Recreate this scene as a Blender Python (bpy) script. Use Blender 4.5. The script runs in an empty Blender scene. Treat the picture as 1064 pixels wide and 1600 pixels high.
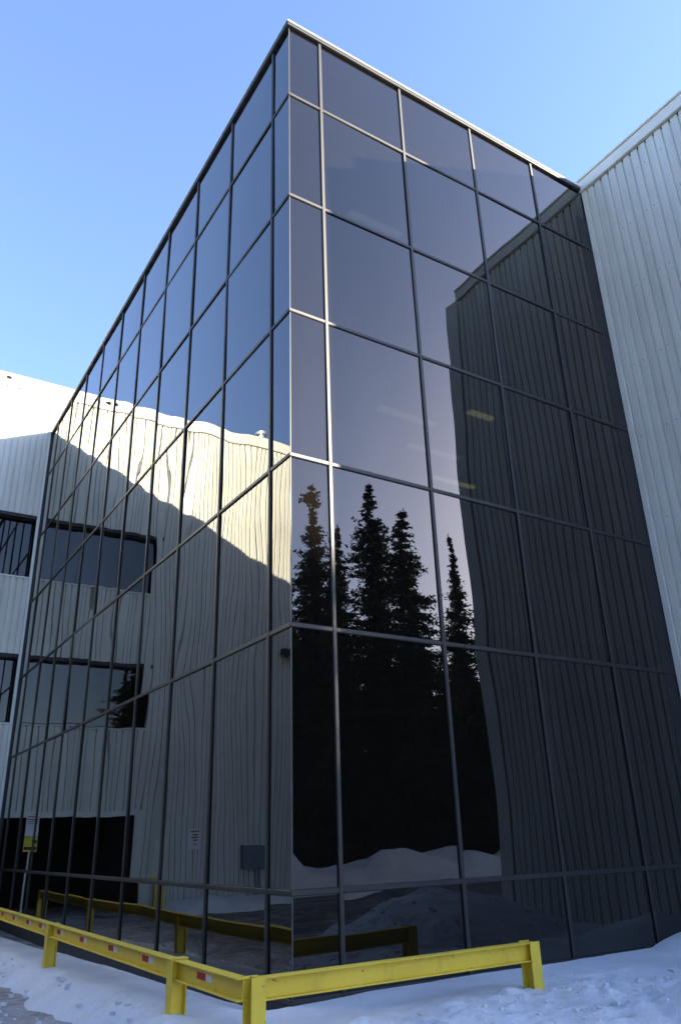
import bpy, math, random
import numpy as np
from mathutils import Matrix, Vector

S = bpy.context.scene
COL = S.collection

# ------------------------------------------------------------------ camera, sky, sun, exposure
cam_d = bpy.data.cameras.new('camera')
cam = bpy.data.objects.new('camera', cam_d)
COL.objects.link(cam)
cam.matrix_world = Matrix(((0.846067, -0.184766, -0.500032, -3.923962),
                           (-0.532315, -0.342942, -0.773971, -7.118056),
                           (-0.028479, 0.921006, -0.388505, 0.370203),
                           (0, 0, 0, 1)))
cam_d.sensor_fit = 'VERTICAL'
cam_d.sensor_height = 24.0
cam_d.lens = 24.0 * 1204.59 / 1600.0
cam_d.clip_start = 0.05
cam_d.clip_end = 6000
S.camera = cam

SUN = Vector((1.398, -1.0, 0.612)).normalized()          # towards the sun
SUN_EL = math.asin(SUN.z)
SUN_AZ = math.atan2(SUN.x, SUN.y)                          # clockwise from +Y
world = bpy.data.worlds.new('World')
S.world = world
world.use_nodes = True
wn = world.node_tree
wn.nodes.clear()
sky = wn.nodes.new('ShaderNodeTexSky')
sky.sky_type = 'NISHITA'
sky.sun_disc = False
sky.sun_elevation = SUN_EL
sky.sun_rotation = SUN_AZ
sky.altitude = 50
sky.air_density = 1.0
sky.dust_density = 0.65
sky.ozone_density = 1.8
bg = wn.nodes.new('ShaderNodeBackground')
bg.inputs['Strength'].default_value = 0.058
wo = wn.nodes.new('ShaderNodeOutputWorld')
tint = wn.nodes.new('ShaderNodeVectorMath')                 # cool white balance of the cold clear day
tint.operation = 'MULTIPLY'
tint.inputs[1].default_value = (0.93, 0.94, 1.14)
wn.links.new(sky.outputs[0], tint.inputs[0])
wn.links.new(tint.outputs[0], bg.inputs[0])
wn.links.new(bg.outputs[0], wo.inputs[0])

sun_d = bpy.data.lights.new('sun', 'SUN')
sun_d.energy = 5.0
sun_d.angle = math.radians(0.53)
sun_d.color = (1.0, 0.90, 0.74)
sun = bpy.data.objects.new('sun', sun_d)
COL.objects.link(sun)
sun.rotation_euler = SUN.to_track_quat('Z', 'Y').to_euler()

S.view_settings.view_transform = 'Standard'
S.view_settings.look = 'None'
S.view_settings.gamma = 1.0
S.view_settings.use_curve_mapping = False
S.view_settings.exposure = 3.2
S.render.engine = 'CYCLES'
S.cycles.use_denoising = True
S.cycles.max_bounces = 10
S.cycles.transparent_max_bounces = 12
S.cycles.sample_clamp_indirect = 8

rnd = random.Random(11)


# ------------------------------------------------------------------ node helpers
def mat(name):
    m = bpy.data.materials.new(name)
    m.use_nodes = True
    nt = m.node_tree
    nt.nodes.clear()
    return m, nt, nt.nodes.new('ShaderNodeOutputMaterial')


def N(nt, kind, **kw):
    n = nt.nodes.new('ShaderNode' + kind)
    for k, v in kw.items():
        if hasattr(n, k):
            setattr(n, k, v)
        else:
            n.inputs[k.replace('_', ' ')].default_value = v
    return n


def vmath(nt, op, a, b=None):
    n = nt.nodes.new('ShaderNodeVectorMath')
    n.operation = op
    for i, v in enumerate((a, b)):
        if v is None:
            continue
        if isinstance(v, (tuple, list)):
            n.inputs[i].default_value = v
        elif isinstance(v, (int, float)):
            n.inputs['Scale'].default_value = v
        else:
            nt.links.new(v, n.inputs[i])
    return n.outputs['Value'] if op == 'DOT_PRODUCT' else n.outputs[0]


def math_(nt, op, a, b=None, clamp=False):
    n = nt.nodes.new('ShaderNodeMath')
    n.operation = op
    n.use_clamp = clamp
    for i, v in enumerate((a, b)):
        if v is None:
            continue
        if isinstance(v, (int, float)):
            n.inputs[i].default_value = v
        else:
            nt.links.new(v, n.inputs[i])
    return n.outputs[0]


def ramp(nt, fac, stops):
    r = nt.nodes.new('ShaderNodeValToRGB')
    el = r.color_ramp.elements
    while len(el) < len(stops):
        el.new(0.5)
    for e, (p, c) in zip(el, stops):
        e.position = p
        e.color = (c, c, c, 1) if isinstance(c, (int, float)) else (*c, 1)
    nt.links.new(fac, r.inputs[0])
    return r.outputs[0]


def noise(nt, vec, scale, detail=4, rough=0.55):
    n = nt.nodes.new('ShaderNodeTexNoise')
    n.inputs['Scale'].default_value = scale
    n.inputs['Detail'].default_value = detail
    n.inputs['Roughness'].default_value = rough
    if vec is not None:
        nt.links.new(vec, n.inputs['Vector'])
    return n


def mixc(nt, fac, a, b):
    n = nt.nodes.new('ShaderNodeMix')
    n.data_type = 'RGBA'
    for s, v in ((n.inputs[0], fac), (n.inputs[6], a), (n.inputs[7], b)):
        if isinstance(v, (int, float)):
            s.default_value = v
        elif isinstance(v, tuple):
            s.default_value = (*v, 1)
        else:
            nt.links.new(v, s)
    return n.outputs[2]


def simple(name, col, rough=0.6, metal=0.0, spec=0.4, var=0.12, vscale=3.0, bump=0.0, bscale=60.0, stretch=None):
    """principled paint/metal with uneven tone and fine relief"""
    m, nt, out = mat(name)
    p = nt.nodes.new('ShaderNodeBsdfPrincipled')
    tc = nt.nodes.new('ShaderNodeTexCoord')
    vec = tc.outputs['Object']
    if stretch:
        vec = vmath(nt, 'MULTIPLY', vec, stretch)
    oi = nt.nodes.new('ShaderNodeObjectInfo')
    off = vmath(nt, 'SCALE', oi.outputs['Location'], 1.37)
    vec = vmath(nt, 'ADD', vec, off)
    n = noise(nt, vec, vscale, 5)
    f = ramp(nt, n.outputs[0], [(0.3, 0.0), (0.7, 1.0)])
    lo = tuple(c * (1 - var) for c in col)
    hi = tuple(min(1, c * (1 + var)) for c in col)
    nt.links.new(mixc(nt, f, lo, hi), p.inputs['Base Color'])
    p.inputs['Roughness'].default_value = rough
    p.inputs['Metallic'].default_value = metal
    p.inputs['Specular IOR Level'].default_value = spec
    if bump:
        n2 = noise(nt, vec, bscale, 4)
        b = nt.nodes.new('ShaderNodeBump')
        b.inputs['Strength'].default_value = bump
        b.inputs['Distance'].default_value = 0.01
        nt.links.new(n2.outputs[0], b.inputs['Height'])
        nt.links.new(b.outputs[0], p.inputs['Normal'])
    nt.links.new(p.outputs[0], out.inputs[0])
    return m


def glass_mat(name, f0, trans, wave, dust, tint=(1, 1, 1)):
    """tinted reflective pane: Schlick mirror over dark tinted transmission, wavy like real float glass"""
    m, nt, out = mat(name)
    geo = nt.nodes.new('ShaderNodeNewGeometry')
    tc = nt.nodes.new('ShaderNodeTexCoord')
    oi = nt.nodes.new('ShaderNodeObjectInfo')
    off = vmath(nt, 'SCALE', oi.outputs['Location'], 3.17)
    pos = vmath(nt, 'ADD', tc.outputs['Object'], off)
    # long waves, stretched vertically, plus shorter ripples
    n1 = noise(nt, vmath(nt, 'MULTIPLY', pos, (1.25, 1.0, 0.38)), 0.85, 0.0)
    n2 = noise(nt, vmath(nt, 'MULTIPLY', pos, (1.6, 1.0, 0.6)), 1.8, 0.0)
    a = vmath(nt, 'MULTIPLY', vmath(nt, 'SUBTRACT', n1.outputs['Color'], (.5, .5, .5)), (wave, 0, wave * .7))
    b = vmath(nt, 'MULTIPLY', vmath(nt, 'SUBTRACT', n2.outputs['Color'], (.5, .5, .5)), (wave * .22, 0, wave * .15))
    # pillowing towards the pane edges
    g = vmath(nt, 'SUBTRACT', tc.outputs['Generated'], (.5, .5, .5))
    g3 = vmath(nt, 'MULTIPLY', g, vmath(nt, 'MULTIPLY', g, g))
    c = vmath(nt, 'MULTIPLY', g3, (wave * .75, 0, wave * .75))
    d = vmath(nt, 'ADD', vmath(nt, 'ADD', a, b), c)
    vt = nt.nodes.new('ShaderNodeVectorTransform')
    vt.vector_type = 'VECTOR'
    vt.convert_from = 'OBJECT'
    vt.convert_to = 'WORLD'
    nt.links.new(d, vt.inputs[0])
    nrm = vmath(nt, 'NORMALIZE', vmath(nt, 'ADD', geo.outputs['Normal'], vt.outputs[0]))
    cosv = math_(nt, 'ABSOLUTE', vmath(nt, 'DOT_PRODUCT', nrm, geo.outputs['Incoming']))
    sch = math_(nt, 'POWER', math_(nt, 'SUBTRACT', 1.0, cosv, True), 4.0)
    fac = math_(nt, 'ADD', math_(nt, 'MULTIPLY', sch, 1 - f0), f0, True)
    gl = nt.nodes.new('ShaderNodeBsdfGlossy')
    gl.inputs['Roughness'].default_value = 0.0
    gl.inputs['Color'].default_value = (*tint, 1)
    nt.links.new(nrm, gl.inputs['Normal'])
    tr = nt.nodes.new('ShaderNodeBsdfTransparent')
    tr.inputs['Color'].default_value = (*trans, 1)
    df = nt.nodes.new('ShaderNodeBsdfDiffuse')
    dn = noise(nt, vmath(nt, 'MULTIPLY', pos, (3, 3, 1.2)), 1.2, 5, .6)
    dc = ramp(nt, dn.outputs[0], [(.25, tuple(v * .75 for v in (.50, .41, .34))), (.75, (.50, .41, .34))])
    nt.links.new(dc, df.inputs['Color'])
    mx0 = nt.nodes.new('ShaderNodeMixShader')
    mx0.inputs[0].default_value = dust
    nt.links.new(tr.outputs[0], mx0.inputs[1])
    nt.links.new(df.outputs[0], mx0.inputs[2])
    mx = nt.nodes.new('ShaderNodeMixShader')
    nt.links.new(fac, mx.inputs[0])
    nt.links.new(mx0.outputs[0], mx.inputs[1])
    nt.links.new(gl.outputs[0], mx.inputs[2])
    nt.links.new(mx.outputs[0], out.inputs[0])
    return m


def clear_mat(name):
    m, nt, out = mat(name)
    tr = nt.nodes.new('ShaderNodeBsdfTransparent')
    nt.links.new(tr.outputs[0], out.inputs[0])
    return m


def emit_mat(name, col, st):
    m, nt, out = mat(name)
    e = nt.nodes.new('ShaderNodeEmission')
    e.inputs[0].default_value = (*col, 1)
    e.inputs[1].default_value = st
    nt.links.new(e.outputs[0], out.inputs[0])
    return m


def clad_mat(name, col):
    """painted ribbed steel: faint vertical streaks, chalking and a few rust marks"""
    m, nt, out = mat(name)
    p = nt.nodes.new('ShaderNodeBsdfPrincipled')
    geo = nt.nodes.new('ShaderNodeNewGeometry')
    pos = geo.outputs['Position']
    n1 = noise(nt, vmath(nt, 'MULTIPLY', pos, (5, 5, .22)), 1.0, 5)
    n2 = noise(nt, pos, 0.5, 3)
    f = math_(nt, 'ADD', math_(nt, 'MULTIPLY', n1.outputs[0], .6), math_(nt, 'MULTIPLY', n2.outputs[0], .4))
    c = mixc(nt, ramp(nt, f, [(.35, 0.0), (.65, 1.0)]), tuple(v * .80 for v in col), tuple(v * 1.06 for v in col))
    n3 = noise(nt, vmath(nt, 'MULTIPLY', pos, (9, 9, 2.5)), 2.6, 2)
    c = mixc(nt, ramp(nt, n3.outputs[0], [(.74, 0.0), (.79, .55)]), c, (.20, .15, .10))
    nt.links.new(c, p.inputs['Base Color'])
    p.inputs['Roughness'].default_value = .42
    p.inputs['Specular IOR Level'].default_value = .35
    nb = noise(nt, vmath(nt, 'MULTIPLY', pos, (3, 3, 1)), 1.5, 2)
    b = nt.nodes.new('ShaderNodeBump')
    b.inputs['Strength'].default_value = .25
    b.inputs['Distance'].default_value = .02
    nt.links.new(nb.outputs[0], b.inputs['Height'])
    nt.links.new(b.outputs[0], p.inputs['Normal'])
    nt.links.new(p.outputs[0], out.inputs[0])
    return m


def yellow_mat(name):
    m, nt, out = mat(name)
    p = nt.nodes.new('ShaderNodeBsdfPrincipled')
    geo = nt.nodes.new('ShaderNodeNewGeometry')
    pos = geo.outputs['Position']
    n1 = noise(nt, pos, 1.7, 5)
    c = mixc(nt, ramp(nt, n1.outputs[0], [(.3, 0.0), (.7, 1.0)]), (.74, .52, .035), (.84, .61, .055))
    n2 = noise(nt, vmath(nt, 'MULTIPLY', pos, (1, 1, .5)), 30, 4, .65)
    chips = ramp(nt, n2.outputs[0], [(.725, 0.0), (.745, 1.0)])
    # more chipping on edges
    pt = ramp(nt, geo.outputs['Pointiness'], [(.52, 0.0), (.60, 1.0)])
    n3 = noise(nt, pos, 18, 3, .6)
    ed = math_(nt, 'MULTIPLY', pt, ramp(nt, n3.outputs[0], [(.68, 0.0), (.71, 1.0)]))
    c = mixc(nt, math_(nt, 'MAXIMUM', chips, ed), c, (.10, .055, .03))
    n5 = noise(nt, vmath(nt, 'MULTIPLY', pos, (2.2, 2.2, 26)), 3.0, 5, .7)
    c = mixc(nt, ramp(nt, n5.outputs[0], [(.62, 0.0), (.72, .55)]), c, (.80, .70, .36))
    n4 = noise(nt, vmath(nt, 'MULTIPLY', pos, (6, 6, 1.5)), 2, 4)
    c = mixc(nt, ramp(nt, n4.outputs[0], [(.55, 0.0), (.8, .35)]), c, (.30, .24, .08))
    nt.links.new(c, p.inputs['Base Color'])
    p.inputs['Roughness'].default_value = .5
    b = nt.nodes.new('ShaderNodeBump')
    b.inputs['Strength'].default_value = .3
    b.inputs['Distance'].default_value = .004
    nt.links.new(n2.outputs[0], b.inputs['Height'])
    nt.links.new(b.outputs[0], p.inputs['Normal'])
    nt.links.new(p.outputs[0], out.inputs[0])
    return m


def snow_mat(name):
    m, nt, out = mat(name)
    p = nt.nodes.new('ShaderNodeBsdfPrincipled')
    geo = nt.nodes.new('ShaderNodeNewGeometry')
    pos = geo.outputs['Position']
    n1 = noise(nt, pos, 1.4, 6, .6)
    c = mixc(nt, ramp(nt, n1.outputs[0], [(.35, 0.0), (.7, 1.0)]), (.70, .71, .72), (.86, .87, .88))
    n2 = noise(nt, pos, 9, 6, .7)
    c = mixc(nt, ramp(nt, n2.outputs[0], [(.66, 0.0), (.76, .5)]), c, (.38, .35, .32))
    n6 = noise(nt, pos, 85, 3, .6)
    n7 = noise(nt, pos, 1.1, 3)
    gr = math_(nt, 'MULTIPLY', ramp(nt, n6.outputs[0], [(.63, 0.0), (.68, 1.0)]), ramp(nt, n7.outputs[0], [(.42, 0.0), (.62, .8)]))
    c = mixc(nt, gr, c, (.22, .19, .17))
    nt.links.new(c, p.inputs['Base Color'])
    p.inputs['Roughness'].default_value = .75
    p.inputs['Specular IOR Level'].default_value = .2
    n3 = noise(nt, pos, 22, 8, .72)
    b = nt.nodes.new('ShaderNodeBump')
    b.inputs['Strength'].default_value = .8
    b.inputs['Distance'].default_value = .03
    nt.links.new(n3.outputs[0], b.inputs['Height'])
    nt.links.new(b.outputs[0], p.inputs['Normal'])
    nt.links.new(p.outputs[0], out.inputs[0])
    return m


def road_mat(name):
    """dark asphalt under thin dirty ice where tyres have not worn it away (ice lies along the snow edge)"""
    m, nt, out = mat(name)
    p = nt.nodes.new('ShaderNodeBsdfPrincipled')
    geo = nt.nodes.new('ShaderNodeNewGeometry')
    pos = geo.outputs['Position']
    n1 = noise(nt, pos, 5, 7, .68)
    n2 = noise(nt, pos, .9, 4)
    sx = N(nt, 'SeparateXYZ')
    nt.links.new(pos, sx.inputs[0])
    near = math_(nt, 'SUBTRACT', 1.0, math_(nt, 'MULTIPLY', math_(nt, 'ABSOLUTE', math_(nt, 'ADD', sx.outputs[0], 1.6)), .55), True)
    f = math_(nt, 'ADD', math_(nt, 'MULTIPLY', n1.outputs[0], .8), math_(nt, 'MULTIPLY', n2.outputs[0], .5))
    f = math_(nt, 'ADD', f, math_(nt, 'MULTIPLY', near, .16))
    ice = ramp(nt, f, [(.60, 0.0), (.80, .75), (.95, 1.0)])
    c = mixc(nt, ice, (.045, .043, .042), (.42, .41, .42))
    nt.links.new(c, p.inputs['Base Color'])
    p.inputs['Roughness'].default_value = .55
    b = nt.nodes.new('ShaderNodeBump')
    b.inputs['Strength'].default_value = .7
    b.inputs['Distance'].default_value = .02
    nt.links.new(n1.outputs[0], b.inputs['Height'])
    nt.links.new(b.outputs[0], p.inputs['Normal'])
    nt.links.new(p.outputs[0], out.inputs[0])
    return m


M = dict(
    glass=glass_mat('curtain_wall_glass', .076, (.045, .05, .052), .028, .010, (1.0, .985, .94)),
    strip_glass=glass_mat('strip_window_glass', .075, (.02, .02, .025), .006, .003),
    clear=clear_mat('pane_back'),
    alum=simple('anodised_aluminium', (.075, .073, .069), .52, .9, .5, .10, 2.0, .05, 80, (1, 1, .3)),
    bead=simple('silver_bead', (.10, .098, .09), .4, .4, .5, .12, 4.0),
    gasket=simple('black_rubber', (.012, .012, .013), .7, 0, .3),
    coping=simple('coping_metal', (.34, .33, .295), .4, .2, .5, .08, 2.0),
    head=simple('dark_head_and_jamb', (.03, .03, .032), .5, .2, .4),  # near-black holds the shade under the coping; also colours the end mullions
    base=simple('dark_base_panel', (.02, .02, .021), .6, 0, .4, .2, 5, .2, 40),
    roofing=simple('roof_membrane', (.10, .10, .10), .9, 0, .2, .2, 1),
    clad=clad_mat('ribbed_cladding_paint', (.65, .65, .57)),
    trim=simple('trim_paint', (.65, .65, .58), .45, 0, .35, .07, 2.0),
    dark_frame=simple('dark_window_frame', (.02, .02, .022), .5, .2, .4),
    ceiling=simple('ceiling_tile', (.45, .44, .41), .9, 0, .1),
    carpet=simple('carpet', (.06, .055, .05), .95, 0, .1),
    inner=simple('interior_paint', (.22, .20, .17), .9, 0, .1),
    tube=emit_mat('fluorescent_tube', (1.0, .84, .36), .15),
    tube_dim=emit_mat('dim_fluorescent_tube', (1.0, .92, .66), .07),
    wood=simple('orange_wood', (.42, .16, .05), .5, 0, .4, .2, 4, 0, 60, (1, 1, .2)),
    yellow=yellow_mat('yellow_paint'),
    red=simple('red_reflective_tape', (.42, .012, .010), .55, 0, .5, .15, 20),
    white=simple('white_reflective_tape', (.72, .72, .72), .35, 0, .5, .1, 20),
    snow=snow_mat('snow'),
    forest_floor=simple('needle_strewn_old_snow', (.34, .34, .33), .9, 0, .2, .5, .6),
    road=road_mat('icy_asphalt'),
    needles=simple('spruce_needles', (.028, .040, .020), .8, 0, .2, .35, 1.2),
    bark=simple('spruce_bark', (.10, .07, .05), .9, 0, .2, .3, 6, .6, 20),
    birch=simple('birch_bark', (.30, .26, .22), .9, 0, .2, .3, 6),
    grey_box=simple('grey_enamel', (.16, .19, .22), .5, 0, .4, .1, 4),
    galv=simple('galvanised_steel', (.42, .45, .48), .4, .5, .5, .12, 8),
    signwhite=simple('sign_white', (.72, .72, .74), .45, 0, .4, .05, 8),
    signred=simple('sign_red', (.45, .03, .04), .5, 0, .4, .05, 8),
    signblack=simple('sign_black', (.02, .02, .02), .5, 0, .4, .05, 8),
    signyellow=simple('sign_yellow', (.72, .62, .03), .5, 0, .4, .05, 8),
    concrete=simple('concrete', (.25, .24, .22), .9, 0, .2, .2, 3, .3, 40),
    hole=simple('void_dark', (.015, .012, .01), .9, 0, .1),  # near-black stands in for the darkness inside openings
    screw=simple('screw_steel', (.08, .065, .05), .6, .3, .4),
)


# ------------------------------------------------------------------ mesh helpers
class MB:
    def __init__(self):
        self.v, self.f, self.m = [], [], []

    def add(self, vs, fs, mi=0):
        o = len(self.v)
        self.v += [tuple(p) for p in vs]
        self.f += [tuple(i + o for i in f) for f in fs]
        self.m += [mi] * len(fs)
        return self

    def box(self, x0, x1, y0, y1, z0, z1, mi=0):
        return self.add([(x0, y0, z0), (x1, y0, z0), (x1, y1, z0), (x0, y1, z0),
                         (x0, y0, z1), (x1, y0, z1), (x1, y1, z1), (x0, y1, z1)],
                        [(0, 3, 2, 1), (4, 5, 6, 7), (0, 1, 5, 4), (1, 2, 6, 5), (2, 3, 7, 6), (3, 0, 4, 7)], mi)

    def prism(self, prof, axis, a0, a1, mi=0):
        """closed profile extruded along an axis; prof coordinates are the two other axes in order"""
        n = len(prof)
        if axis == 'x':
            P = lambda a, p: (a, p[0], p[1])
        elif axis == 'y':
            P = lambda a, p: (p[0], a, p[1])
        else:
            P = lambda a, p: (p[0], p[1], a)
        vs = [P(a0, p) for p in prof] + [P(a1, p) for p in prof]
        fs = [(i, (i + 1) % n, n + (i + 1) % n, n + i) for i in range(n)]
        fs += [tuple(range(n))[::-1], tuple(range(n, 2 * n))]
        return self.add(vs, fs, mi)

    def tube(self, pts, rads, n=8, mi=0, cap=True):
        rings = []
        up0 = Vector((0.31, 0.17, 0.93))
        for i, p in enumerate(pts):
            p = Vector(p)
            d = (Vector(pts[min(i + 1, len(pts) - 1)]) - Vector(pts[max(i - 1, 0)])).normalized()
            a = d.cross(up0 if abs(d.dot(up0)) < .95 else Vector((1, 0, 0))).normalized()
            b = d.cross(a)
            rings.append([p + (a * math.cos(t) + b * math.sin(t)) * rads[i] for t in
                          [2 * math.pi * k / n for k in range(n)]])
        vs = [q for r in rings for q in r]
        fs = []
        for i in range(len(pts) - 1):
            for k in range(n):
                fs.append((i * n + k, i * n + (k + 1) % n, (i + 1) * n + (k + 1) % n, (i + 1) * n + k))
        if cap:
            fs.append(tuple(range(n))[::-1])
            fs.append(tuple(range((len(pts) - 1) * n, len(pts) * n)))
        return self.add(vs, fs, mi)

    def mesh(self, name, mats, smooth=False):
        me = bpy.data.meshes.new(name)
        me.from_pydata(self.v, [], self.f)
        for m in mats:
            me.materials.append(M[m])
        me.polygons.foreach_set('material_index', self.m)
        if smooth:
            me.polygons.foreach_set('use_smooth', [True] * len(self.f))
        me.validate()
        me.update()
        return me

    def fix(self):
        """recompute outward normals"""
        import bmesh
        me = bpy.data.meshes.new('t')
        me.from_pydata(self.v, [], self.f)
        bm = bmesh.new()
        bm.from_mesh(me)
        bmesh.ops.recalc_face_normals(bm, faces=bm.faces)
        self.f = [tuple(v.index for v in f.verts) for f in bm.faces]
        bm.free()
        bpy.data.meshes.remove(me)
        return self


def link(name, me, parent=None, loc=(0, 0, 0), rz=0.0, **props):
    o = bpy.data.objects.new(name, me)
    COL.objects.link(o)
    o.parent = parent
    o.location = loc
    o.rotation_euler = (0, 0, rz)
    for k, v in props.items():
        o[k] = v
    return o


def thing(name, label, cat, loc=(0, 0, 0), group=None):
    o = link(name, None, None, loc)
    o['label'] = label
    o['category'] = cat
    if group:
        o['group'] = group
    return o


def part(name, mb, mats, parent, smooth=False, fix=False, **props):
    if fix:
        mb.fix()
    if isinstance(mats, str):
        mats = [mats]
    loc = parent.location if parent is not None and parent.parent is None else None
    o = link(name, mb.mesh(name, mats, smooth), parent, **props)
    if parent is not None and parent.type == 'EMPTY':          # parts are written in world coordinates
        o.location = tuple(-c for c in parent.location)
    return o


def bev(o, w=.006, seg=2):
    b = o.modifiers.new('bevel', 'BEVEL')
    b.width = w
    b.segments = seg
    b.limit_method = 'ANGLE'
    return o


def vnoise(x, y, seed=0):
    """smooth value noise, numpy"""
    xi = np.floor(x).astype(np.int64)
    yi = np.floor(y).astype(np.int64)
    xf, yf = x - xi, y - yi
    u, v = xf * xf * (3 - 2 * xf), yf * yf * (3 - 2 * yf)

    def h(a, b):
        n = (a * 374761393 + b * 668265263 + seed * 974634777) & 0xffffffff
        n = ((n ^ (n >> 13)) * 1274126177) & 0xffffffff
        return ((n ^ (n >> 16)) & 0xffff) / 65535.0
    return (h(xi, yi) * (1 - u) + h(xi + 1, yi) * u) * (1 - v) + (h(xi, yi + 1) * (1 - u) + h(xi + 1, yi + 1) * u) * v


def fbm(x, y, oct=4, seed=0, rough=.5):
    s = 0
    a = 1
    t = 0
    for i in range(oct):
        s = s + a * (vnoise(x * 2 ** i + 13.7 * i, y * 2 ** i - 7.1 * i, seed + i) - .5)
        t += a
        a *= rough
    return s / t


def sstep(a, b, x):
    t = np.clip((x - a) / (b - a), 0, 1)
    return t * t * (3 - 2 * t)


# ------------------------------------------------------------------ ground, road, snow
g = MB()
R = 3000
g.add([(-R, -R, -1.5), (R, -R, -1.5), (R, R, -1.5), (-R, R, -1.5)], [(0, 1, 2, 3)])
part('ground', g, 'forest_floor', None, kind='structure')
g = MB()
g.box(-60, 30, -17, 19, -1.6, -1.32)
part('road', g, 'road', None, kind='structure')


def grid_mesh(name, xs, ys, hf, material, hide_below=None):
    X, Y = np.meshgrid(xs, ys)
    Zh = hf(X, Y)
    nx, ny = len(xs), len(ys)
    co = np.stack([X, Y, Zh], -1).reshape(-1, 3)
    idx = np.arange(nx * ny).reshape(ny, nx)
    f = np.stack([idx[:-1, :-1], idx[:-1, 1:], idx[1:, 1:], idx[1:, :-1]], -1).reshape(-1, 4)
    if hide_below is not None:
        zz = Zh.reshape(-1)
        f = f[(zz[f] > hide_below).any(1)]
        used = np.unique(f)
        mp = -np.ones(len(co), int)
        mp[used] = np.arange(len(used))
        co = co[used]
        f = mp[f]
    me = bpy.data.meshes.new(name)
    me.from_pydata(co.tolist(), [], f.tolist())
    me.materials.append(M[material])
    me.polygons.foreach_set('use_smooth', [True] * len(me.polygons))
    me.update()
    return me


def snow_h(x, y):
    edge = fbm(x * .9, y * .9, 6, 3, .62) * .75
    # shelf of snow along both glass fronts
    lvl = -1.03 - .022 * np.clip(y - 1, 0, 14) + .05 * sstep(-.5, 1.5, x)
    dl = x + 1.22 + edge                                    # road edge on the left
    ylow = -1.9 - .55 * np.clip(x + 1.2, -1, 20)
    shelf = sstep(-.55, .30, np.where(y > -1.4, dl, np.minimum(dl, 9)))
    z = -1.42 + (lvl + 1.42) * shelf
    # front bank falls slowly towards the photographer
    front = sstep(-5.2, -1.6, y + .35 * np.clip(x, -3, 6) + edge * .7)
    z = -1.42 + (z + 1.42) * np.maximum(front, .0)
    # ploughed heap against the wing
    d = np.sqrt(((x - 4.1) / 2.3) ** 2 + ((y + 3.0) / 1.5) ** 2)
    heap = .66 * np.clip(1 - d, 0, 1) ** .8
    heap2 = .30 * np.clip(1 - np.sqrt(((x - 5.9) / 1.2) ** 2 + ((y + .55) / .8) ** 2), 0, 1) ** .8
    z = z + heap + heap2
    amt = np.clip((z + 1.42) / .25, 0, 1)
    # lumps and clods
    lump = fbm(x * 1.3, y * 1.3, 3, 9) * .10
    clod = np.clip(fbm(x * 4.0, y * 4.0, 5, 21, .66) - .015, 0, 1)
    crust = np.abs(fbm(x * 3.1, y * 3.1, 3, 33))
    away = sstep(-.45, -1.05, y) * (x > -1.0) + sstep(-.75, -1.2, x)
    z = z + amt * (lump * (.3 + .7 * away) + (clod * .16 - crust * .09) * np.clip(away, .08, 1))
    # scoured gap at the base of the left front
    gap = sstep(-.50, -.05, x) * sstep(-.1, .6, y)
    z = z - gap * .12
    return z


def axis(parts):
    out = []
    for a, b, st in parts:
        out += list(np.arange(a, b, st))
    return np.array(out + [parts[-1][1]])


xs = axis([(-6, -2.4, .10), (-2.4, 3.2, .028), (3.2, 8, .06)])
ys = axis([(-9, -4, .12), (-4, 2.5, .028), (2.5, 8, .05), (8, 15.0, .08)])
me = grid_mesh('snow_shelf', xs, ys, snow_h, 'snow', -1.40)
link('snow_bank', me, kind='structure')


# broken crust and plough clods lying on the snow and along the road edge
cr = np.random.RandomState(4)
cb = MB()
for k in range(620):
    if k % 2 == 0:
        x, y = cr.uniform(-2.6, -1.0), cr.uniform(-2.5, 9)
    else:
        x, y = cr.uniform(-.9, 5.5), cr.uniform(-3.8, -1.15)
    z0 = float(snow_h(np.array([x]), np.array([y]))[0])
    z0 = max(z0, -1.32)
    r_ = .008 + .036 * cr.rand() ** 3
    vs = []
    for i in range(8):
        d = np.array([(i & 1) * 2 - 1, (i >> 1 & 1) * 2 - 1, (i >> 2 & 1) * 2 - 1]) * cr.uniform(.45, 1.0, 3)
        a_ = k * .7
        vs.append((x + r_ * (d[0] * math.cos(a_) - d[1] * math.sin(a_)), y + r_ * (d[0] * math.sin(a_) + d[1] * math.cos(a_)), z0 + r_ * .35 + r_ * .6 * d[2]))
    cb.add(vs, [(0, 2, 3, 1), (4, 5, 7, 6), (0, 1, 5, 4), (2, 6, 7, 3), (0, 4, 6, 2), (1, 3, 7, 5)])
o = part('snow_clods', cb, 'snow', None)
o['kind'] = 'stuff'
o['label'] = 'small broken clods of ploughed snow scattered over the snow bank'
o['category'] = 'snow'


def berm_h(x, y):
    c = -19.5 + 1.2 * fbm(x * .1, x * 0 + 3, 2, 5)
    top = .28 + .9 * fbm(x * .22, x * 0 + 1, 3, 8)
    b = np.exp(-((y - c) / 1.9) ** 2)
    return -1.52 + (top + .45) * b + b * (fbm(x * .7, y * .7, 5, 2) * 1.3) + np.clip(-(y + 17), 0, 1) * .25


link('snow_berm', grid_mesh('snow_berm', np.arange(-25, 60, .3), np.arange(-30, -15.5, .25), berm_h, 'snow', -1.49),
     kind='structure')


def lw_h(x, y):
    b = np.clip(1 - ((y - 14.6) / 1.6) ** 2, 0, 1) * sstep(-3.9, -4.6, x) * sstep(-15, -12, x)
    return -1.40 + b * (.38 + .35 * fbm(x * .9, y * .9, 4, 12))


link('snow_drift', grid_mesh('snow_drift', np.arange(-15, -3.6, .12), np.arange(12.6, 15.06, .12), lw_h, 'snow', -1.385),
     kind='structure')

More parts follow.
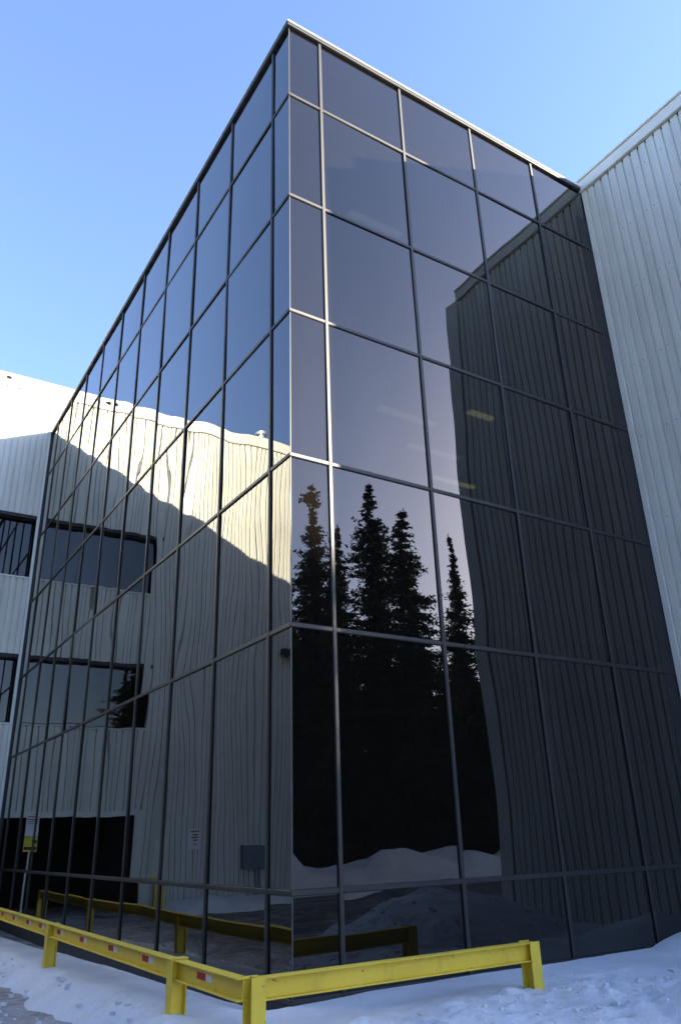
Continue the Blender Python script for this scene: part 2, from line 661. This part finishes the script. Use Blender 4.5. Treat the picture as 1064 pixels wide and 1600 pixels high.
# ------------------------------------------------------------------ glass office block
XR = [0, .54, 2.098, 3.646, 5.153, 6.61]
YL = [0, .507] + [2.031 + 1.524 * i for i in range(9)] + [15.09]
ZT = [12.0, 10.53, 8.572, 6.627, 4.546, 2.495, -.106, -1.02]
block = thing('glass_office_block', 'dark mirror-glass office block with grey mullion grid and sharp corner', 'building')

pane_cache = {}


def pane_mesh(w, h):
    k = (round(w, 3), round(h, 3))
    if k not in pane_cache:
        b = MB()
        b.box(-w / 2, w / 2, 0, .012, -h / 2, h / 2, 1)
        me = b.mesh('pane', ['glass', 'clear'])
        for p in me.polygons:
            if p.normal.y < -.5:
                p.material_index = 0
        pane_cache[k] = me
    return pane_cache[k]


def bar_profile(w, d):
    c = .006
    return [(-w / 2, 0), (-w / 2, -d + c), (-w / 2 + c, -d), (w / 2 - c, -d), (w / 2, -d + c), (w / 2, 0)]


MW, MD, TD = .050, .024, .019
zt, zb = ZT[0] + .0, ZT[-1]


def mullion_mesh():
    b = MB()
    b.prism(bar_profile(MW, MD), 'z', zb, zt, 0)
    b.prism([(-MW / 2 - .004, -.0005), (-MW / 2 - .004, -.009), (MW / 2 + .004, -.009), (MW / 2 + .004, -.0005)], 'z', zb, zt, 1)
    return b.fix().mesh('mullion', ['alum', 'gasket'])


trans_cache = {}


def transom_mesh(L):
    k = round(L, 3)
    if k not in trans_cache:
        b = MB()
        b.prism([(y, z) for z, y in bar_profile(MW, TD)], 'x', -L / 2, L / 2, 0)
        b.prism([(-.0005, -MW / 2 - .004), (-.0085, -MW / 2 - .004), (-.0085, MW / 2 + .004), (-.0005, MW / 2 + .004)], 'x', -L / 2, L / 2, 1)
        trans_cache[k] = b.fix().mesh('transom', ['alum', 'gasket'])
    return trans_cache[k]


mul = mullion_mesh()
HALF = -math.pi / 2


def put(face, name, me, a, z, d=0.0):
    """place a part on the right front (a along +X) or the left front (a along +Y)"""
    if face == 'R':
        return link(name, me, block, (a, -d, z), 0)
    return link(name, me, block, (-d, a, z), HALF)


for face, A in (('R', XR), ('L', YL)):
    for i in range(len(A) - 1):
        a0, a1 = A[i], A[i + 1]
        if face == 'L' and i == 0:
            a0 += .0125
        for j in range(len(ZT) - 1):
            w, h = a1 - a0 - .004, ZT[j] - ZT[j + 1] - .004
            o = put(face, 'pane', pane_mesh(w, h), (a0 + a1) / 2, (ZT[j] + ZT[j + 1]) / 2)
            # glazing never sits perfectly flush
            o.rotation_euler.z += rnd.gauss(0, .0026)
            o.rotation_euler.x += rnd.gauss(0, .0026)
        e0 = MW / 2 if i else (-TD if face == 'R' else 0)
        e1 = MW / 2
        for j in range(1, len(ZT) - 1):
            b0 = A[i] + e0 + .001
            b1 = A[i + 1] - e1 - .001
            put(face, 'transom', transom_mesh(b1 - b0), (b0 + b1) / 2, ZT[j])
        b0, b1 = A[i] + e0 + .001, A[i + 1] - e1 - .001
        put(face, 'sill', transom_mesh(b1 - b0), (b0 + b1) / 2, zb + MW / 2)
    for a in A[1:-1]:
        put(face, 'mullion', mul, a, 0)

b = MB()
b.box(-.004, .006, -.004, .006, zb, zt)
part('corner_bead', b, 'bead', block)
# end closures against the two metal walls
b = MB()
b.box(6.565, 6.605, -.05, .10, zb, 11.9)
part('end_mullion', b, 'head', block)
b = MB()
b.box(6.27, 6.563, -.004, -.001, zb, 11.25)
part('dark_end_strip', b, 'base', block)  # dark strip added over the last panes to dull their reflection
b = MB()
b.box(-.045, .08, 15.03, 15.085, zb, 12.0)
part('end_mullion', b, 'head', block)
# head transom darkened for the shade under the coping, and light coping
for nm, m, pr, z0, z1 in (('shaded_head', 'head', .050, 11.98, 12.04), ('coping', 'coping', .060, 12.041, 12.080)):
    b = MB()
    b.box(-pr, 6.60, -pr, .30, z0, z1)
    o = part(nm, b, m, block)
    bev(o, .008)
    b = MB()
    b.box(-pr, .30, .302, 15.06, z0, z1)
    o = part(nm, b, m, block)
    bev(o, .008)
b = MB()
b.box(.2, 6.6, .2, 15.06, 11.80, 12.02)
part('roof', b, 'roofing', block)
for nm, bx in (('base_panel', (-.02, 6.6, -.02, .10)), ('base_panel', (-.02, .10, .101, 15.06))):
    b = MB()
    b.box(bx[0], bx[1], bx[2], bx[3], -1.6, zb - .001)
    part(nm, b, 'base', block)

# inside: three storeys, core walls, ceiling lights
for k, (zf, zc) in enumerate(((-.95, 2.42), (2.75, 6.50), (6.85, 10.45))):
    b = MB()
    b.box(.14, 6.55, .14, 15.0, zf - .02, zf + .06)
    part('floor_slab', b, 'carpet', block)
    b = MB()
    b.box(.14, 6.55, .14, 15.0, zc, zc + .05)
    part('ceiling', b, 'ceiling', block)
b = MB()
b.box(.14, 6.55, .14, 15.0, 10.9, 10.95)
part('ceiling', b, 'ceiling', block)
b = MB()
b.box(4.4, 6.55, 4.6, 15.0, -.95, 11.7)
part('core_wall', b, 'inner', block)
b = MB()
b.box(6.50, 6.56, .12, 4.6, -.95, 11.7)
part('core_wall', b, 'inner', block)


def fixture(x, y, z, L=1.2, tube='tube_dim'):
    b = MB()
    b.box(-L / 2, L / 2, -.16, .16, -.03, .03)
    o = link('ceiling_light', b.mesh('ceiling_light', ['ceiling']), block, (x, y, z - .031))
    t = MB()
    t.box(-L / 2 + .04, L / 2 - .04, -.07, .07, -.034, -.0302)
    link('diffuser', t.mesh('diffuser', [tube]), o)


for x, y, z, L, tb in [(2.5, 1.40, 10.45, 1.2, 'tube_dim'), (3.75, .60, 6.50, .6, 'tube'), (5.0, 2.75, 6.50, 1.1, 'tube'),
                       (2.75, 1.2, 6.50, 1.2, 'tube_dim'), (3.9, 1.95, 6.50, 1.2, 'tube_dim')]:
    fixture(x, y, z, L, tb)


# ------------------------------------------------------------------ ribbed cladding sheets
PITCH = .17
sheet_cache = {}


def sheet_mesh(n, h, dep=.031, gw=.020):
    """n ribs wide, h tall, facing -y, lower left corner at the origin: broad pans between narrow deep grooves"""
    k = (n, round(h, 3), dep)
    if k in sheet_cache:
        return sheet_cache[k]
    prof = []
    for i in range(n):
        x = i * PITCH
        prof += [(x, -.002), (x + gw, -.002), (x + gw + .010, -dep), (x + .160, -dep)]
    prof.append((n * PITCH, -.003))
    b = MB()
    m_ = len(prof)
    vs = [(x, y, 0) for x, y in prof] + [(x, y, h) for x, y in prof]
    fs = [(i, i + 1, m_ + i + 1, m_ + i) for i in range(m_ - 1)]
    # back plate gives the sheet a thickness
    w = n * PITCH
    o = len(vs)
    vs += [(0, 0, 0), (w, 0, 0), (w, 0, h), (0, 0, h)]
    fs += [(o + 1, o, o + 3, o + 2)]
    b.add(vs, fs)
    me = b.mesh('cladding_sheet', ['clad'])
    sheet_cache[k] = me
    return me


def clad_run(parent, origin, dirrz, length, z0, z1, seams=(), prof=(.031, .020)):
    """sheets five ribs wide side by side along a wall; overlap step at each seam height"""
    ox, oy = origin
    c, s = math.cos(dirrz), math.sin(dirrz)
    zs = [z0] + list(seams) + [z1]
    for r in range(len(zs) - 1):
        n_left = int(round(length / PITCH))
        a = 0.0
        while n_left > 0:
            n = min(5, n_left)
            out = .004 * r + rnd.uniform(0, .0015)
            lo = zs[r] - (.04 if r else 0)
            link('cladding_sheet', sheet_mesh(n, zs[r + 1] - lo, *prof), parent,
                 (ox + a * c + out * s, oy + a * s - out * c, lo), dirrz)
            a += n * PITCH
            n_left -= n


# ------------------------------------------------------------------ right wing (metal clad, next to the right front)
WY = -4.20
wing = thing('metal_clad_wing', 'pale ribbed metal wing wall rising at the right edge, in shade', 'building', (0, 0, 0))
# face towards -X: local -y must point to -X
clad_run(wing, (6.60, -.12), HALF, 4.08 - .30, -1.5, 11.94, (7.78,))
clad_run(wing, (6.95, WY + .005), 0, 12.0, -1.5, 11.94, (7.78,))
b = MB()
b.box(6.60, 19, WY + .01, 15.5, -1.6, 11.93)
part('wing_core', b, 'inner', wing)
b = MB()
b.prism([(6.545, -.125), (6.545, -.02), (6.60, -.02), (6.60, -.125)], 'z', -1.5, 11.95)
part('joint_trim', b, 'trim', wing, fix=True)
b = MB()
b.box(6.548, 6.599, WY - .045, WY + .30, -1.5, 12.03)
b.box(6.60, 6.95, WY - .045, WY + .004, -1.5, 12.03)
part('corner_trim', b, 'trim', wing)
b = MB()
b.box(6.50, 6.90, WY + .33, -.0, 11.955, 12.20)
bev(part('coping', b, 'trim', wing), .012)
b = MB()
b.box(6.47, 6.93, WY + .33, -.0, 12.202, 12.245)
bev(part('coping_cap', b, 'trim', wing), .006)
b = MB()
b.box(6.90, 19, WY - .06, 15.0, 11.94, 12.15)
part('roof', b, 'roofing', wing)
# small dark blocks under the coping, one notch per groove
b = MB()
for i in range(22):
    y = -.12 - i * PITCH - .008
    b.box(6.572, 6.5985, y - .022, y, 11.90, 11.953)
o = part('dark_notches', b, 'hole', wing)
o['kind'] = 'stuff'
# fixing screws on the pans
b = MB()
for zrow in (-.4, 1.3, 3.1, 4.9, 6.4, 7.74, 9.2, 10.5, 11.5):
    for i in range(22):
        if rnd.random() < .38:
            y = -.12 - i * PITCH - .093 + rnd.uniform(-.02, .02)
            z = zrow + rnd.uniform(-.02, .02)
            rr = .009
            ps = [(y + rr * math.cos(q), z + rr * math.sin(q)) for q in [k * math.pi / 3 for k in range(6)]]
            b.prism(ps, 'x', 6.558, 6.571)
b.fix()
o = part('screw_heads', b, 'screw', wing)
o['kind'] = 'stuff'

# ------------------------------------------------------------------ left building (metal clad, mirrored in the left front)
LY = 15.09
left = thing('metal_clad_building', 'tall pale ribbed metal building at far left with sunlit parapet and strip windows', 'building')
XW = -3.63                       # end of the windows and of the opening
b = MB()
b.box(-14, 6.5, 15.55, 32, 1.35, 13.3)
part('building_core', b, 'inner', left)
b = MB()
b.box(-14, XW - .12, 15.2, 32, -1.6, 1.349)
part('building_core', b, 'inner', left)
b = MB()
b.box(.1, 6.5, 15.2, 32, -1.6, 1.349)
part('building_core', b, 'inner', left)
b = MB()
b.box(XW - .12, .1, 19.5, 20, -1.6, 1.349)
part('garage_back_wall', b, 'hole', left)  # back wall and ceiling coloured near-black for the shade inside
b = MB()
b.box(XW - .119, .099, 15.16, 19.5, -1.45, -1.30)
part('garage_floor', b, 'concrete', left)
b = MB()
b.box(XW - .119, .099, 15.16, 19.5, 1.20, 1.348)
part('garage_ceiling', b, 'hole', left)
L1 = round(3.5 / PITCH) * PITCH
# upper band over the whole length, middle bands between windows, full wall further left
clad_run(left, (-.12 - round(3.4 / PITCH) * PITCH, LY), 0, 3.4, 9.25, 13.3, prof=(.045, .034))
clad_run(left, (-.12 - round(3.4 / PITCH) * PITCH, LY), 0, 3.4, 5.20, 7.33, prof=(.045, .034))
clad_run(left, (-.12 - round(3.4 / PITCH) * PITCH, LY), 0, 3.4, 1.20, 3.33, prof=(.045, .034))
XF = -.12 - round(3.4 / PITCH) * PITCH
clad_run(left, (XF - 10.2, LY), 0, 10.2, -1.5, 13.3, (8.25,), prof=(.045, .034))
clad_run(left, (0.0, LY), 0, 6.46, 11.8, 13.3, prof=(.045, .034))
b = MB()
b.box(-.12, -.0, LY - .05, LY + .02, 1.201, 13.295)
bev(part('corner_trim', b, 'trim', left), .006)
b = MB()
b.box(-14, 6.5, LY - .09, LY + .3, 13.30, 13.72)
bev(part('parapet_flashing', b, 'trim', left), .02)
b = MB()
b.box(-14, 6.5, LY + .3, 32, 13.3, 13.45)
part('roof', b, 'roofing', left)
for cx_, rx in ((-1.46, .085), (-1.86, .13)):
    b = MB()
    ps = [(cx_ + rx * math.cos(q), 13.55 + .062 * math.sin(q)) for q in [k * math.pi / 8 for k in range(16)]]
    b.prism(ps, 'y', LY - .094, LY - .05)
    part('scupper', b, 'hole', left, fix=True)
# vent stub on the roof
b = MB()
b.tube([(-7.32, LY + .25, 13.5), (-7.32, LY + .25, 14.05)], [.10, .10], 12)
b.tube([(-7.32, LY + .25, 14.0), (-7.32, LY + .25, 14.10), (-7.32, LY + .25, 14.2)], [.16, .16, .03], 12)
part('roof_vent', b, 'galv', left)

for z0, z1 in ((7.42, 9.13), (3.42, 5.08)):
    w = link('window', None, left)
    # dark reveal round the recess
    b = MB()
    b.box(XW, -.05, LY + .05, LY + .36, z1 + .001, z1 + .11)
    b.box(XW, -.05, LY + .05, LY + .36, z0 - .11, z0 - .001)
    b.box(XW - .06, XW, LY + .05, LY + .36, z0 - .11, z1 + .11)
    b.box(-.05, .03, LY + .05, LY + .36, z0 - .11, z1 + .11)
    part('frame', b, 'dark_frame', w)
    n = 3
    for i in range(n):
        x0 = XW + (-.05 - XW) * i / n
        x1 = XW + (-.05 - XW) * (i + 1) / n
        b = MB()
        b.box(-(x1 - x0) / 2 + .004, (x1 - x0) / 2 - .004, 0, .012, -(z1 - z0) / 2, (z1 - z0) / 2, 1)
        me = b.mesh('pane', ['strip_glass', 'clear'])
        for p in me.polygons:
            if p.normal.y < -.5:
                p.material_index = 0
        link('pane', me, w, ((x0 + x1) / 2, LY + .20, (z0 + z1) / 2))
    b = MB()
    b.box(XW - .10, -.02, LY - .055, LY + .18, z0 - .085, z0 - .035)
    bev(part('sill', b, 'trim', w), .006)
    b = MB()
    b.box(XW - .06, -.05, LY - .04, LY + .10, z1 + .02, z1 + .12)
    part('lintel', b, 'dark_frame', w)
    b = MB()
    b.box(XW, -.05, LY + .45, LY + .46, z0, z1)
    part('dark_backing', b, 'hole', w)  # near-black sheet standing in for the dark room behind the panes
b = MB()
b.box(XW - .10, -.0, LY - .05, LY + .10, 1.06, 1.20)
part('opening_lintel', b, 'trim', left)
b = MB()
b.box(XW - .10, XW + .0, LY - .05, LY + .10, -1.5, 1.058)
part('opening_jamb', b, 'trim', left)
b = MB()
for zrow in (1.9, 3.0, 6.0, 8.3, 10.2, 12.4):
    for i in range(60):
        x = XF - i * PITCH - .077
        if rnd.random() < .55:
            ps = [(x + .011 * math.cos(q), zrow + .011 * math.sin(q)) for q in [k * math.pi / 3 for k in range(6)]]
            b.prism(ps, 'y', LY - .056, LY - .044)
b.fix()
o = part('screw_heads', b, 'screw', left)
o['kind'] = 'stuff'

# ------------------------------------------------------------------ yellow guard rail
rail = thing('yellow_guard_rail', 'yellow steel beam guard rail on short posts in front of the glass', 'guard rail', (-.93, -.95, -1.1))
ZR = -.605


def i_beam(b, axis, a0, a1, c, zt_, h=.158, fw=.105, t=.011):
    """I section along an axis, centred on c"""
    if axis == 'y':
        q = lambda x0, x1, z0, z1: b.box(c + x0, c + x1, a0, a1, z0, z1)
    else:
        q = lambda x0, x1, z0, z1: b.box(a0, a1, c + x0, c + x1, z0, z1)
    q(-fw / 2, fw / 2, zt_ - t, zt_)
    q(-fw / 2, fw / 2, zt_ - h, zt_ - h + t)
    q(-t / 2, t / 2, zt_ - h + t + .0002, zt_ - t - .0002)


def h_post(cx, cy, normal, zt_, zb_=-1.55, w=.125, d=.15, t=.011):
    b = MB()
    if normal == 'x':
        b.box(cx - d / 2, cx - d / 2 + t, cy - w / 2, cy + w / 2, zb_, zt_)
        b.box(cx + d / 2 - t, cx + d / 2, cy - w / 2, cy + w / 2, zb_, zt_)
        b.box(cx - d / 2 + t, cx + d / 2 - t, cy - t / 2, cy + t / 2, zb_, zt_)
    else:
        b.box(cx - w / 2, cx + w / 2, cy - d / 2, cy - d / 2 + t, zb_, zt_)
        b.box(cx - w / 2, cx + w / 2, cy + d / 2 - t, cy + d / 2, zb_, zt_)
        b.box(cx - t / 2, cx + t / 2, cy - d / 2 + t, cy + d / 2 - t, zb_, zt_)
    o = part('post', b, 'yellow', rail)
    return bev(o, .003, 1)


PY = [.46, 5.08, 9.70, 14.2]
CX, CY = -.93, -.95
for y in PY:
    h_post(CX, y, 'x', ZR + .004)
h_post(-.855, CY, 'y', ZR + .006)
h_post(2.055, CY, 'y', ZR + .008)
ys_ = [CY + .03] + PY
for i in range(len(ys_) - 1):
    b = MB()
    i_beam(b, 'y', ys_[i] + .008, ys_[i + 1] - .008, CX, ZR)
    bev(part('beam', b, 'yellow', rail), .003, 1)
b = MB()
i_beam(b, 'x', -.848, 2.048, CY, ZR)
bev(part('beam', b, 'yellow', rail), .003, 1)
# small cap plate on the post beside the corner
b = MB()
b.box(CX - .085, CX + .085, PY[0] - .06, PY[0] + .06, ZR + .005, ZR + .013)
bev(part('cap_plate', b, 'yellow', rail), .003, 1)
# red and white reflective tape on the outer web
xw = CX - .0062
for y, L in [(8.47, .30), (7.52, .30), (6.49, .30), (5.66, .30), (4.60, .30), (3.49, .30), (2.32, .30), (1.20, .30), (-.20, .30), (9.3, .26), (10.6, .26), (11.8, .26)]:
    zc = ZR - .075 + rnd.uniform(-.006, .004)
    b = MB()
    b.box(xw - .0012, xw, y + .0, y + L * .62, zc - .026, zc + .026)
    part('red_tape', b, 'red', rail)
    b = MB()
    b.box(xw - .0010, xw, y - L * .42, y - .0005, zc - .026, zc + .026)
    part('white_tape', b, 'white', rail)

# ------------------------------------------------------------------ small things by the left building
sp = thing('sign_post', 'white and yellow notice boards on a steel post by the dark opening', 'sign', (-.52, 14.05, -1.35))
b = MB()
b.box(-.55, -.50, 14.06, 14.10, -1.45, 1.12)
part('post', b, 'galv', sp)
b = MB()
b.box(-.70, -.36, 14.035, 14.056, .60, 1.08)
part('white_board', b, 'signwhite', sp)
for k, (z, hh, m_) in enumerate(((1.045, .022, 'signred'), (.985, .022, 'signblack'), (.935, .016, 'signblack'), (.885, .012, 'signblack'))):
    b = MB()
    b.box(-.68, -.38, 14.0315, 14.0345, z - hh / 2, z + hh / 2)
    part('text_line', b, m_, sp)
b = MB()
b.box(-.70, -.36, 14.035, 14.056, .26, .585)
part('yellow_board', b, 'signyellow', sp)
b = MB()
b.box(-.68, -.38, 14.0315, 14.0345, .30, .37)
b.box(-.68, -.56, 14.0315, 14.0345, .45, .53)
part('black_band', b, 'signblack', sp)

ws = thing('wall_notice', 'small white notice with red lettering screwed to the ribbed wall', 'sign', (-5.11, LY - .04, .43))
b = MB()
b.box(-5.28, -4.94, LY - .052, LY - .037, .16, .70)
part('board', b, 'signwhite', ws)
for z, x0, x1 in ((.63, -5.24, -4.98), (.54, -5.20, -5.02), (.47, -5.22, -5.0), (.40, -5.18, -5.04), (.30, -5.15, -5.07)):
    b = MB()
    b.box(x0, x1, LY - .055, LY - .0525, z - .017, z + .017)
    part('text_line', b, 'signred', ws)

eb = thing('electrical_box', 'grey metal electrical cabinet mounted low on the ribbed wall', 'cabinet', (-7.0, LY - .2, -.5))
b = MB()
b.box(-7.37, -6.64, LY - .26, LY - .036, -.46, .17)
bev(part('case', b, 'grey_box', eb), .012)
b = MB()
b.box(-7.33, -6.68, LY - .275, LY - .262, -.42, .13)
bev(part('door', b, 'grey_box', eb), .006)
for x in (-7.2, -7.12):
    b = MB()
    b.tube([(x, LY - .12, -.46), (x, LY - .12, -1.45)], [.028, .028], 8)
    part('conduit', b, 'galv', eb)

wl = thing('wall_floodlight', 'dark unlit floodlight fixed high on the ribbed wall near its far end', 'lamp', (-8.05, LY - .04, 5.9))
b = MB()
b.box(-8.12, -7.98, LY - .10, LY - .035, 5.80, 6.02)
part('bracket', b, 'dark_frame', wl)
b = MB()
b.prism([(LY - .38, 5.78), (LY - .34, 6.02), (LY - .10, 6.05), (LY - .10, 5.84)], 'x', -8.28, -7.82)
bev(part('housing', b, 'dark_frame', wl, fix=True), .01)

for i, (x, y, lab) in enumerate(((-3.98, 14.55, 'yellow steel bollard beside the dark opening of the ribbed building'),)):
    bo = thing('yellow_bollard', lab, 'bollard', (x, y, -1.4))
    b = MB()
    b.tube([(x, y, -1.45), (x, y, -.60)], [.11, .11], 16)
    part('post', b, 'yellow', bo)
    b = MB()
    b.tube([(x, y, -.60), (x, y, -.56), (x, y, -.53)], [.11, .08, .015], 16)
    part('cap', b, 'yellow', bo)


# ------------------------------------------------------------------ spruces behind the photographer
def spruce_crown(seed, H, Rm, club=False, power=.75):
    r = np.random.RandomState(seed)
    tris = []
    nw = int(H * 5.2)
    for w_ in range(nw):
        t = (w_ + r.rand()) / nw                       # 0 bottom, 1 tip
        z = .5 + (H - .5) * t
        prof = Rm * (1 - t) ** power * (.85 + .3 * math.sin(t * 23 + seed) * r.rand())
        prof = max(prof, .07)
        if club and t > .93:
            prof = .55 * math.sin((t - .93) / .07 * math.pi) + .12
        elif club and t > .88:
            prof = .16
        if r.rand() < .12:
            prof *= .55
        nb = 7 if t < .9 else 6
        for k in range(nb):
            a = r.rand() * 2 * math.pi
            L = prof * (.65 + .55 * r.rand())
            if r.rand() < .07:
                L *= 1.35
            droop = -.28 - .25 * r.rand()
            ns = max(4, int(L * 9.5))
            s = (np.arange(ns) + r.rand(ns)) / ns
            cx = np.cos(a) * s * L
            cy = np.sin(a) * s * L
            cz = z + (droop * s + .26 * s * s) * L
            for i in range(ns):
                for q in range(4):
                    ln = (.15 + .17 * r.rand()) * (1 if t < .88 else .7) * (.75 + .5 * (1 - s[i]))
                    wd = .035 + .04 * r.rand()
                    az = a + r.normal(0, .9)
                    el = r.normal(-.25, .5)
                    d = np.array([math.cos(az) * math.cos(el), math.sin(az) * math.cos(el), math.sin(el)])
                    p = np.array([cx[i], cy[i], cz[i]]) + r.normal(0, .07 if t < .85 else .025, 3)
                    sd = np.cross(d, r.normal(size=3))
                    sd /= np.linalg.norm(sd) + 1e-6
                    tris.append((p - sd * wd, p + sd * wd, p + d * ln))
    for q in range(14):                               # leader
        a = r.rand() * 6.28
        z = H - .25 + .35 * q / 14
        p = np.array([0, 0, z])
        d = np.array([math.cos(a) * .12, math.sin(a) * .12, .16])
        sd = np.array([-math.sin(a), math.cos(a), 0]) * .03
        tris.append((p - sd, p + sd, p + d))
    V = np.array(tris).reshape(-1, 3)
    me = bpy.data.meshes.new('crown')
    me.from_pydata(V.tolist(), [], np.arange(len(V)).reshape(-1, 3).tolist())
    me.materials.append(M['needles'])
    me.update()
    return me


def spruce_trunk(seed, H):
    r = random.Random(seed)
    b = MB()
    n = 7
    pts = [(r.uniform(-.05, .05) * i / n, r.uniform(-.05, .05) * i / n, -.3 + (H + .2) * i / n) for i in range(n + 1)]
    b.tube(pts, [.20 * (1 - i / n) ** .8 + .012 for i in range(n + 1)], 8)
    for k in range(26):                                # dead stubs and lower limbs
        z = r.uniform(.6, H * .8)
        a = r.uniform(0, 6.28)
        L = r.uniform(.4, 1.1)
        b.tube([(0, 0, z), (math.cos(a) * L * .5, math.sin(a) * L * .5, z - .08), (math.cos(a) * L, math.sin(a) * L, z - .1)],
               [.03, .02, .006], 4, cap=False)
    return b.mesh('trunk', ['bark'], True)


VAR = []
for i, (H, Rm, club, pw) in enumerate(((18, 2.9, False, .66), (17, 2.7, False, .64), (18, 3.0, True, .75), (16, 2.5, False, .95), (15, 2.8, False, .75))):
    VAR.append((H, spruce_crown(40 + i, H, Rm, club, pw), spruce_trunk(70 + i, H)))


def spruce(v, x, y, ztop, label, rz=0.0, fat=1.0, group='spruces behind the photographer'):
    H, cr, tk = VAR[v]
    s = (ztop + 1.3) / H
    o = thing('spruce_tree', label, 'tree', (x, y, -1.3), group)
    o.rotation_euler = (0, 0, rz)
    o.scale = (s * fat, s * fat, s)
    link('trunk', tk, o)
    link('crown', cr, o)


D = 25.0
spruce(2, 15.0, -D, 18.0, 'club-topped spruce mirrored in the narrow corner pane', .3, 1.15)
spruce(0, 19.05, -D, 18.8, 'tallest dense spire spruce mirrored in the second bay', 1.1, 1.22)
spruce(1, 21.25, -D, 17.4, 'ragged spruce mirrored just left of the second tall mullion', 2.0, 1.18)
spruce(3, 24.5, -D, 16.3, 'slim pointed spruce mirrored next to the ribbed wing edge', .6, 1.05)
spruce(4, 16.9, -D - .6, 15.9, 'shorter spruce mirrored just right of the sunlit mullion', 2.9, .9)
spruce(3, 13.1, -D - 1, 16.4, 'spruce mirrored at the glass corner left of the club-topped one', 4.0, 1.1)
fill = 'dark spruce crowded low between the mirrored spires in the glass'
tr = random.Random(5)
for x, dy, zt_ in [(11.2, 1.5, 14.5), (14.0, 4, 12.5), (16.0, 2.6, 11.5), (17.9, 3.2, 12.8), (20.2, 2.0, 11.8), (22.6, 2.5, 10.9), (23.6, .4, 9.8),
                   (18.0, -1.4, 9.0), (20.3, -1.2, 8.6), (22.4, -1.0, 8.2), (24.3, 3.5, 12.0), (26.3, 1.6, 10.5), (15.9, -1.2, 8.8), (13.6, -.8, 9.5), (27.6, 3, 11.0)]:
    spruce(tr.choice((1, 4, 0, 3)), x, -D - dy, zt_, fill, tr.uniform(0, 6), tr.uniform(1.15, 1.45))
far = 'spruce further along the wood hidden from the glass by the wing'
for k in range(24):
    x = 30.2 + k * 1.05 + tr.uniform(-.4, .4)
    spruce(tr.choice((0, 1, 4)), x, -D - (k % 3) * 2.0 - tr.uniform(0, 1), 19.1 + .05 * (x - 30) + tr.uniform(-.8, 1.2), far, tr.uniform(0, 6), tr.uniform(1.2, 1.5), 'spruces beyond the wing')


west = 'added spruce west of the yard, outside the picture, dimming the low sky'
for k in range(48):  # rows added out of view to keep low sky light off the walls
    x, y = -19 - 4 * (k % 3), -38 + 58 * k / 47
    spruce(tr.choice((0, 1, 4)), x + tr.uniform(-1, 1), y + tr.uniform(-1, 1), tr.uniform(13, 18), west, tr.uniform(0, 6), tr.uniform(1.4, 1.9), 'added spruces west of the yard')
for k in range(12):
    spruce(tr.choice((0, 1, 4)), -18 + 2.2 * k + tr.uniform(-.6, .6), -36 - 2 * (k % 3), tr.uniform(3, 4.5), west, tr.uniform(0, 6), tr.uniform(1.4, 1.9), 'added spruces west of the yard')


# a leafless birch between the spruces
def birch(x, y, H, label):
    r = random.Random(3)
    o = thing('bare_birch', label, 'tree', (x, y, -1.3))
    tb, cb = MB(), MB()
    tb.tube([(0, 0, -.2), (.1, 0, H * .35), (.0, .15, H * .7), (.1, .1, H)], [.11, .085, .05, .012], 7)

    def grow(p, d, L, rad, dep):
        q = [p]
        for i in range(3):
            d = (d + Vector((r.gauss(0, .16), r.gauss(0, .16), r.gauss(.05, .1)))).normalized()
            q.append(q[-1] + d * L / 3)
        cb.tube(q, [rad, rad * .8, rad * .6, rad * .35], 3, cap=False)
        if dep:
            for k in range(5):
                j = r.choice((1, 2, 3))
                nd = (d + Vector((r.gauss(0, .55), r.gauss(0, .55), r.gauss(.1, .3)))).normalized()
                grow(q[j], nd, L * r.uniform(.45, .7), rad * .5, dep - 1)
    for k in range(16):
        z = H * (.3 + .68 * k / 16)
        a = k * 2.4
        grow(Vector((.05, .05, z)), Vector((math.cos(a), math.sin(a), .9)).normalized(), (H - z) * .33 + .6, .028, 2)
    link('trunk', tb.mesh('trunk', ['birch'], True), o)
    link('crown', cb.mesh('crown', ['birch']), o)


birch(24.0, -D - .8, 12.0, 'leafless birch with fine twigs mirrored between the ragged and the slim spruce')
